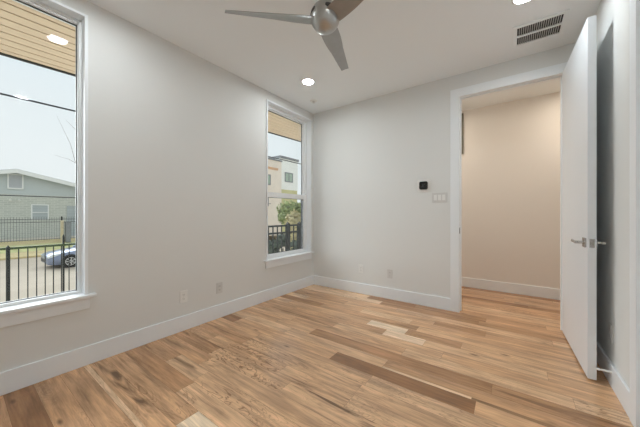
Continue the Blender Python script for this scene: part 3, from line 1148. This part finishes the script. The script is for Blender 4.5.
# ------------------------------------------------------------------ parked car
M['car_paint'] = mat('blue_grey_paint', lin(136, 148, 176), 0.28, 0.4, var=0.02, coat=0.6)
M['car_glass'] = mat('car_glass', (0.02, 0.025, 0.03, 1), 0.08, var=0.1)
M['tyre'] = mat('tyre_rubber', (0.018, 0.018, 0.02, 1), 0.8, var=0.1)
M['alloy'] = mat('alloy_rim', (0.62, 0.63, 0.65, 1), 0.3, 0.8, var=0.05)
M['headlight'] = mat('headlight_lens', (0.75, 0.78, 0.80, 1), 0.12, var=0.05)
def make_car(loc, rz):
    root = empty('parked_car', loc, rz)
    tag(root, 'blue-grey sedan parked at the far side of the road', 'car')
    # local x = forward, y = left, z = up; length 4.6
    st = [(2.30, .30, .58, .62), (2.22, .22, .70, .78), (2.0, .19, .78, .86), (1.5, .18, .86, .90), (0.95, .18, .93, .905), (0.4, .18, .96, .91),
          (-.4, .18, .97, .91), (-1.2, .19, .98, .905), (-1.8, .22, .99, .89), (-2.2, .30, .97, .83), (-2.30, .42, .86, .74)]
    bm = bmesh.new()
    rings = []
    for x, zb, zt, hw in st:
        pr = [(-hw * .90, zb), (-hw, zb + .16), (-hw, zb + (zt - zb) * .62), (-hw * .955, zt - .05), (-hw * .82, zt), (0, zt + .025),
              (hw * .82, zt), (hw * .955, zt - .05), (hw, zb + (zt - zb) * .62), (hw, zb + .16), (hw * .90, zb)]
        rings.append([bm.verts.new((x, y, z)) for y, z in pr])
    for a, c in zip(rings, rings[1:]):
        for k in range(len(a)):
            bm.faces.new((a[k], a[(k + 1) % len(a)], c[(k + 1) % len(a)], c[k]))
    bm.faces.new(rings[0])
    bm.faces.new(rings[-1][::-1])
    mb = MB(); mb.bm.free(); mb.bm = bm
    body = mb.build('body', M['car_paint'], root, 0, True, 40)
    # cabin
    gh = [(0.95, .93, .80), (0.15, 1.36, .62), (-.25, 1.43, .60), (-.9, 1.42, .59), (-1.35, 1.30, .60), (-1.95, .985, .74)]
    bm = bmesh.new()
    rings = []
    for x, zt, hwt in gh:
        hb_ = .80
        zb = .93
        rings.append([bm.verts.new((x, s * y, z)) for s, y, z in ((-1, hb_, zb), (-1, hwt, max(zt - .04, zb + .01)), (-1, hwt * .8, max(zt, zb + .02)), (1, hwt * .8, max(zt, zb + .02)), (1, hwt, max(zt - .04, zb + .01)), (1, hb_, zb))])
    for a, c in zip(rings, rings[1:]):
        for k in range(5):
            bm.faces.new((a[k], a[k + 1], c[k + 1], c[k]))
    mb = MB(); mb.bm.free(); mb.bm = bm
    mb.build('glasshouse', M['car_glass'], root, 0, True, 40)
    b = MB()
    for (x0, z0), (x1, z1) in (((0.2, 1.355), (-.25, 1.44)), ((-.25, 1.44), (-.9, 1.43)), ((-.9, 1.43), (-1.35, 1.31))):
        for s0, s1 in ((-.61, .61),):
            vs = [b.bm.verts.new(p) for p in ((x0, s0, z0), (x0, s1, z0), (x1, s1, z1), (x1, s0, z1), (x0, s0, z0 + .02), (x0, s1, z0 + .02), (x1, s1, z1 + .02), (x1, s0, z1 + .02))]
            for f in ((0, 1, 2, 3), (7, 6, 5, 4), (0, 4, 5, 1), (1, 5, 6, 2), (2, 6, 7, 3), (3, 7, 4, 0)):
                b.bm.faces.new([vs[i] for i in f])
    for s in (-1, 1):
        b.tube([(0.98, s * .80, .94), (0.2, s * .63, 1.37)], .03, 8)
        b.tube([(-.35, s * .79, .94), (-.35, s * .61, 1.42)], .03, 8)
        b.tube([(-1.95, s * .77, .97), (-1.35, s * .61, 1.31)], .05, 8)
    b.build('roof_and_pillars', M['car_paint'], root, 0, True, 40)
    for sx in (1.42, -1.38):
        for s in (-1, 1):
            Rm = Matrix.Rotation(-s * PI / 2, 4, 'X')
            y = s * .72
            b = MB()
            b.lathe([(.20, 0), (.31, .0), (.325, .03), (.325, .17), (.31, .205), (.21, .205)], (sx, y, .325), 36, Rm)
            wl_ = b.build('wheel', M['tyre'], root, 0, True, 40)
            b = MB()
            b.lathe([(0, .18), (.04, .205), (.055, .20), (.055, .17), (.0, .17)], (sx, y, .325), 20, Rm)
            b.lathe([(.185, .205), (.215, .205), (.215, .10), (.185, .10), (.185, .205)], (sx, y, .325), 36, Rm)
            for k in range(7):
                a = 2 * PI * k / 7
                b.box(.03, .195, -.022, .022, .178, .198, Matrix.Translation((sx, y, .325)) @ Rm @ Matrix.Rotation(a, 4, 'Z'))
            b.build('rim', M['alloy'], wl_, 0, True, 40)
    for s in (-1, 1):
        b = MB()
        b.prism([(2.28, .62), (2.13, .72), (1.86, .78), (1.80, .72), (2.05, .62), (2.25, .56)], 'y', s * .60, s * .862)
        b.build('headlight', M['headlight'], root, .01)
    b = MB()
    b.box(2.20, 2.315, -.5, .5, .34, .50)
    b.build('grille', M['slot'], root, .01)
    # dark wheel arches
    for sx in (1.42, -1.38):
        for s in (-1, 1):
            b = MB()
            b.lathe([(0, 0), (.375, 0), (.375, .02), (0, .02)], (sx, s * .895, .325), 36, Matrix.Rotation(-s * PI / 2, 4, 'X'))
            b.build('wheel_arch', M['slot'], root)
    return root
# nose towards the left of the picture (-Y), near flank at about X = -20
car = make_car((-20.75, 2.98 + 2.42, -1.855), -PI / 2)
car.scale = (1.05, 1.05, 1.05)

# ------------------------------------------------------------------ vegetation
def leaf_mat(name, c):
    return mat(name, c, 0.7, var=0.35, scale=3.0)
def crown(name, blobs, n, size, mt, parent, seed):
    rnd = random.Random(seed)
    bm = bmesh.new()
    for _ in range(n):
        c, r = rnd.choice(blobs)
        d = Vector((rnd.gauss(0, 1), rnd.gauss(0, 1), rnd.gauss(0, 1))).normalized()
        p = Vector(c) + Vector((d.x * r[0], d.y * r[1], d.z * r[2])) * rnd.uniform(.55, 1.0)
        a = Vector((rnd.gauss(0, 1), rnd.gauss(0, 1), rnd.gauss(0, 1))).normalized()
        bb = a.cross(d + Vector((.01, .02, .03))).normalized()
        s = size * rnd.uniform(.6, 1.4)
        bm.faces.new([bm.verts.new(p + a * s), bm.verts.new(p + bb * s * .5), bm.verts.new(p - a * s), bm.verts.new(p - bb * s * .5)])
    me = bpy.data.meshes.new(name)
    bm.to_mesh(me); bm.free()
    me.materials.append(mt)
    o = bpy.data.objects.new(name, me)
    COL.objects.link(o)
    o.parent = parent
    return o
M['leaf'] = leaf_mat('tree_leaves', lin(140, 152, 100))
M['leaf_dark'] = leaf_mat('hedge_leaves', lin(84, 94, 84))
M['leaf_tan'] = leaf_mat('dry_leaves', lin(196, 186, 146))
M['bark'] = mat('bark', lin(92, 82, 72), .9, var=.2)
def from_px(px_, y_, t):
    u, v = (px_ - 320) / FPX, (213.4 - y_) / FPX
    ya = math.radians(35.75)
    d_ = Vector((-math.sin(ya), math.cos(ya), 0)); r_ = Vector((math.cos(ya), math.sin(ya), 0))
    p = (d_ + r_ * u) * t
    return Vector((p.x, p.y, EYE + v * t))

tp = from_px(291, 213, 15.5)
tree = empty('street_tree', (tp.x, tp.y, -1.6))
tag(tree, 'leafy green tree behind the porch railing, outside the window near the corner', 'tree')
b = MB()
b.tube([(0, 0, -.4), (.05, 0, .9), (-.05, .05, 1.8), (0, 0, 2.7)], [.11, .09, .08, .05], 10)
for k in range(5):
    a = k * 1.3
    b.tube([(0, 0, 1.6 + .12 * k), (.4 * math.cos(a), .4 * math.sin(a), 2.2 + .1 * k), (.8 * math.cos(a), .8 * math.sin(a), 2.7 + .1 * k)], [.05, .035, .015], 7)
b.build('trunk', M['bark'], tree, 0, True)
crown('foliage', [((0, 0, 3.0), (.85, .85, .5)), ((-.5, .2, 2.6), (.55, .55, .45)), ((.5, .3, 2.9), (.55, .55, .5)), ((.1, -.5, 2.5), (.5, .5, .4))], 2600, .085, M['leaf'], tree, 3)
tp = from_px(294, 220, 12.6)
sh = empty('dry_shrub', (tp.x, tp.y, -1.5))
tag(sh, 'tan dried shrub in front of the green tree, behind the porch railing', 'shrub')
crown('foliage', [((0, 0, 2.25), (.42, .42, .55)), ((.1, .1, 1.2), (.45, .45, .9))], 1900, .07, M['leaf_tan'], sh, 5)
b = MB()
b.tube([(0, 0, -.3), (0, 0, 1.8)], [.05, .03], 8)
b.build('stem', M['bark'], sh)
for i, (pxx, yy, t) in enumerate(((274, 238, 11.0), (283, 239, 14.0), (297, 238, 11.0))):
    tp = from_px(pxx, yy, t)
    he = empty('hedge_bush', (tp.x, tp.y, -2.0))
    tag(he, ('dark bush behind the left end of the porch railing', 'dark bush behind the thick post of the porch railing', 'dark bush behind the right end of the porch railing')[i], 'bush', 'bushes beyond the porch railing')
    crown('foliage', [((0, 0, 1.85), (.36, .36, .20)), ((0, 0, 1.6), (.25, .25, .25))], 500, .07, M['leaf_dark'], he, 20 + i)
    b = MB()
    b.tube([(0, 0, -.3), (0, 0, 1.3)], [.05, .03], 8)
    b.build('stem', M['bark'], he)

# bare twiggy tree by the left window
tp = from_px(92, 213, 9.0)
bt_ = empty('bare_tree', (tp.x, tp.y, -1.9))
tag(bt_, 'thin bare tree with curving twigs at the right side of the left window', 'tree')
b = MB()
b.tube([(0, 0, -.1), (.04, 0, 1.6), (0, .05, 3.2), (.05, 0, 4.6)], [.06, .05, .04, .02], 8)
rnd = random.Random(4)
tip = lambda px_, y_, t: from_px(px_, y_, t) - Vector((tp.x, tp.y, -1.9))
for (pa, pb, pc) in (((92, 190), (78, 172), (57, 116)), ((92, 175), (76, 163), (55, 155)), ((92, 165), (80, 140), (66, 120)), ((92, 200), (84, 150), (90, 90))):
    b.tube([tip(*pa, 9.0), tip(*pb, 8.9), tip((pb[0] + pc[0]) / 2 + 3, (pb[1] + pc[1]) / 2, 8.85), tip(*pc, 8.8)], [.010, .006, .004, .002], 6)
b.build('branches', M['bark'], bt_, 0, True)

# ------------------------------------------------------------------ buildings down the street (through the corner window)
M['stucco_white'] = mat('white_stucco', lin(244, 243, 236), 0.85, var=0.03, scale=1)
M['stucco_cream'] = mat('cream_stucco', lin(236, 222, 206), 0.85, var=0.04, scale=1)
M['tan_band'] = mat('tan_cladding', lin(214, 170, 132), 0.8, var=0.06, scale=1)
M['green_base'] = mat('olive_cladding', lin(206, 200, 150), 0.85, var=0.06, scale=1)
M['grey_trim'] = mat('grey_metal_trim', lin(130, 132, 134), 0.6, var=0.05)
M['green_pane'] = mat('green_pane', lin(168, 184, 166), 0.15, var=0.1)
def bwindow(parent, ox, y0, y1, z0, z1, pm):
    b = MB()
    t = .10
    for d in ((y0, y0 + t, z0, z1), (y1 - t, y1, z0, z1), (y0 + t, y1 - t, z0, z0 + t), (y0 + t, y1 - t, z1 - t, z1), ((y0 + y1) / 2 - .05, (y0 + y1) / 2 + .05, z0 + t, z1 - t)):
        b.box(0, .06, d[0], d[1], d[2], d[3])
    f = b.build('building_window', M['grey_trim'], parent)
    b = MB()
    b.box(0, .03, y0 + t, y1 - t, z0 + t, z1 - t)
    b.build('pane', pm, f)
wb = empty('white_building', (-21.0, 21.55, -1.2))
tag(wb, 'white modern building with a square grey window, down the street', 'building')
Zb = 1.2
box_obj('wall', M['stucco_white'], wb, (-9, 0, 0, 3.0, 4.55 + Zb - .7, 7.35 + Zb))
box_obj('roof_edge', M['grey_trim'], wb, (-9.1, .12, -.08, 3.1, 7.35 + Zb, 7.6 + Zb))
box_obj('base_cladding', M['green_base'], wb, (-9, -.03, .05, 2.95, 0, 4.55 + Zb - .7))
bwindow(wb, 0, .75, 2.1, 4.75 + Zb, 5.85 + Zb, M['green_pane'])
bwindow(wb, 0, .75, 2.1, 1.0 + Zb, 2.2 + Zb, M['green_pane'])
cb = empty('cream_building', (-20.6, 16.2, -1.2))
tag(cb, 'cream building with a tan band, left of the white building down the street', 'building')
box_obj('wall', M['stucco_cream'], cb, (-9, 0, 0, 5.15, 0, 6.8 + Zb))
box_obj('roof_edge', M['grey_trim'], cb, (-9.1, .1, -.1, 5.2, 6.8 + Zb, 6.95 + Zb))
box_obj('tan_band', M['tan_band'], cb, (0, .05, .5, 4.6, 5.78 + Zb, 6.02 + Zb))
bwindow(cb, 0, 2.3, 3.5, 4.1 + Zb, 5.2 + Zb, M['green_pane'])
bwindow(cb, 0, 0.3, 1.4, 4.1 + Zb, 5.2 + Zb, M['green_pane'])
bwindow(cb, 0, 1.4, 3.2, 1.9 + Zb, 2.8 + Zb, M['dark_pane'])
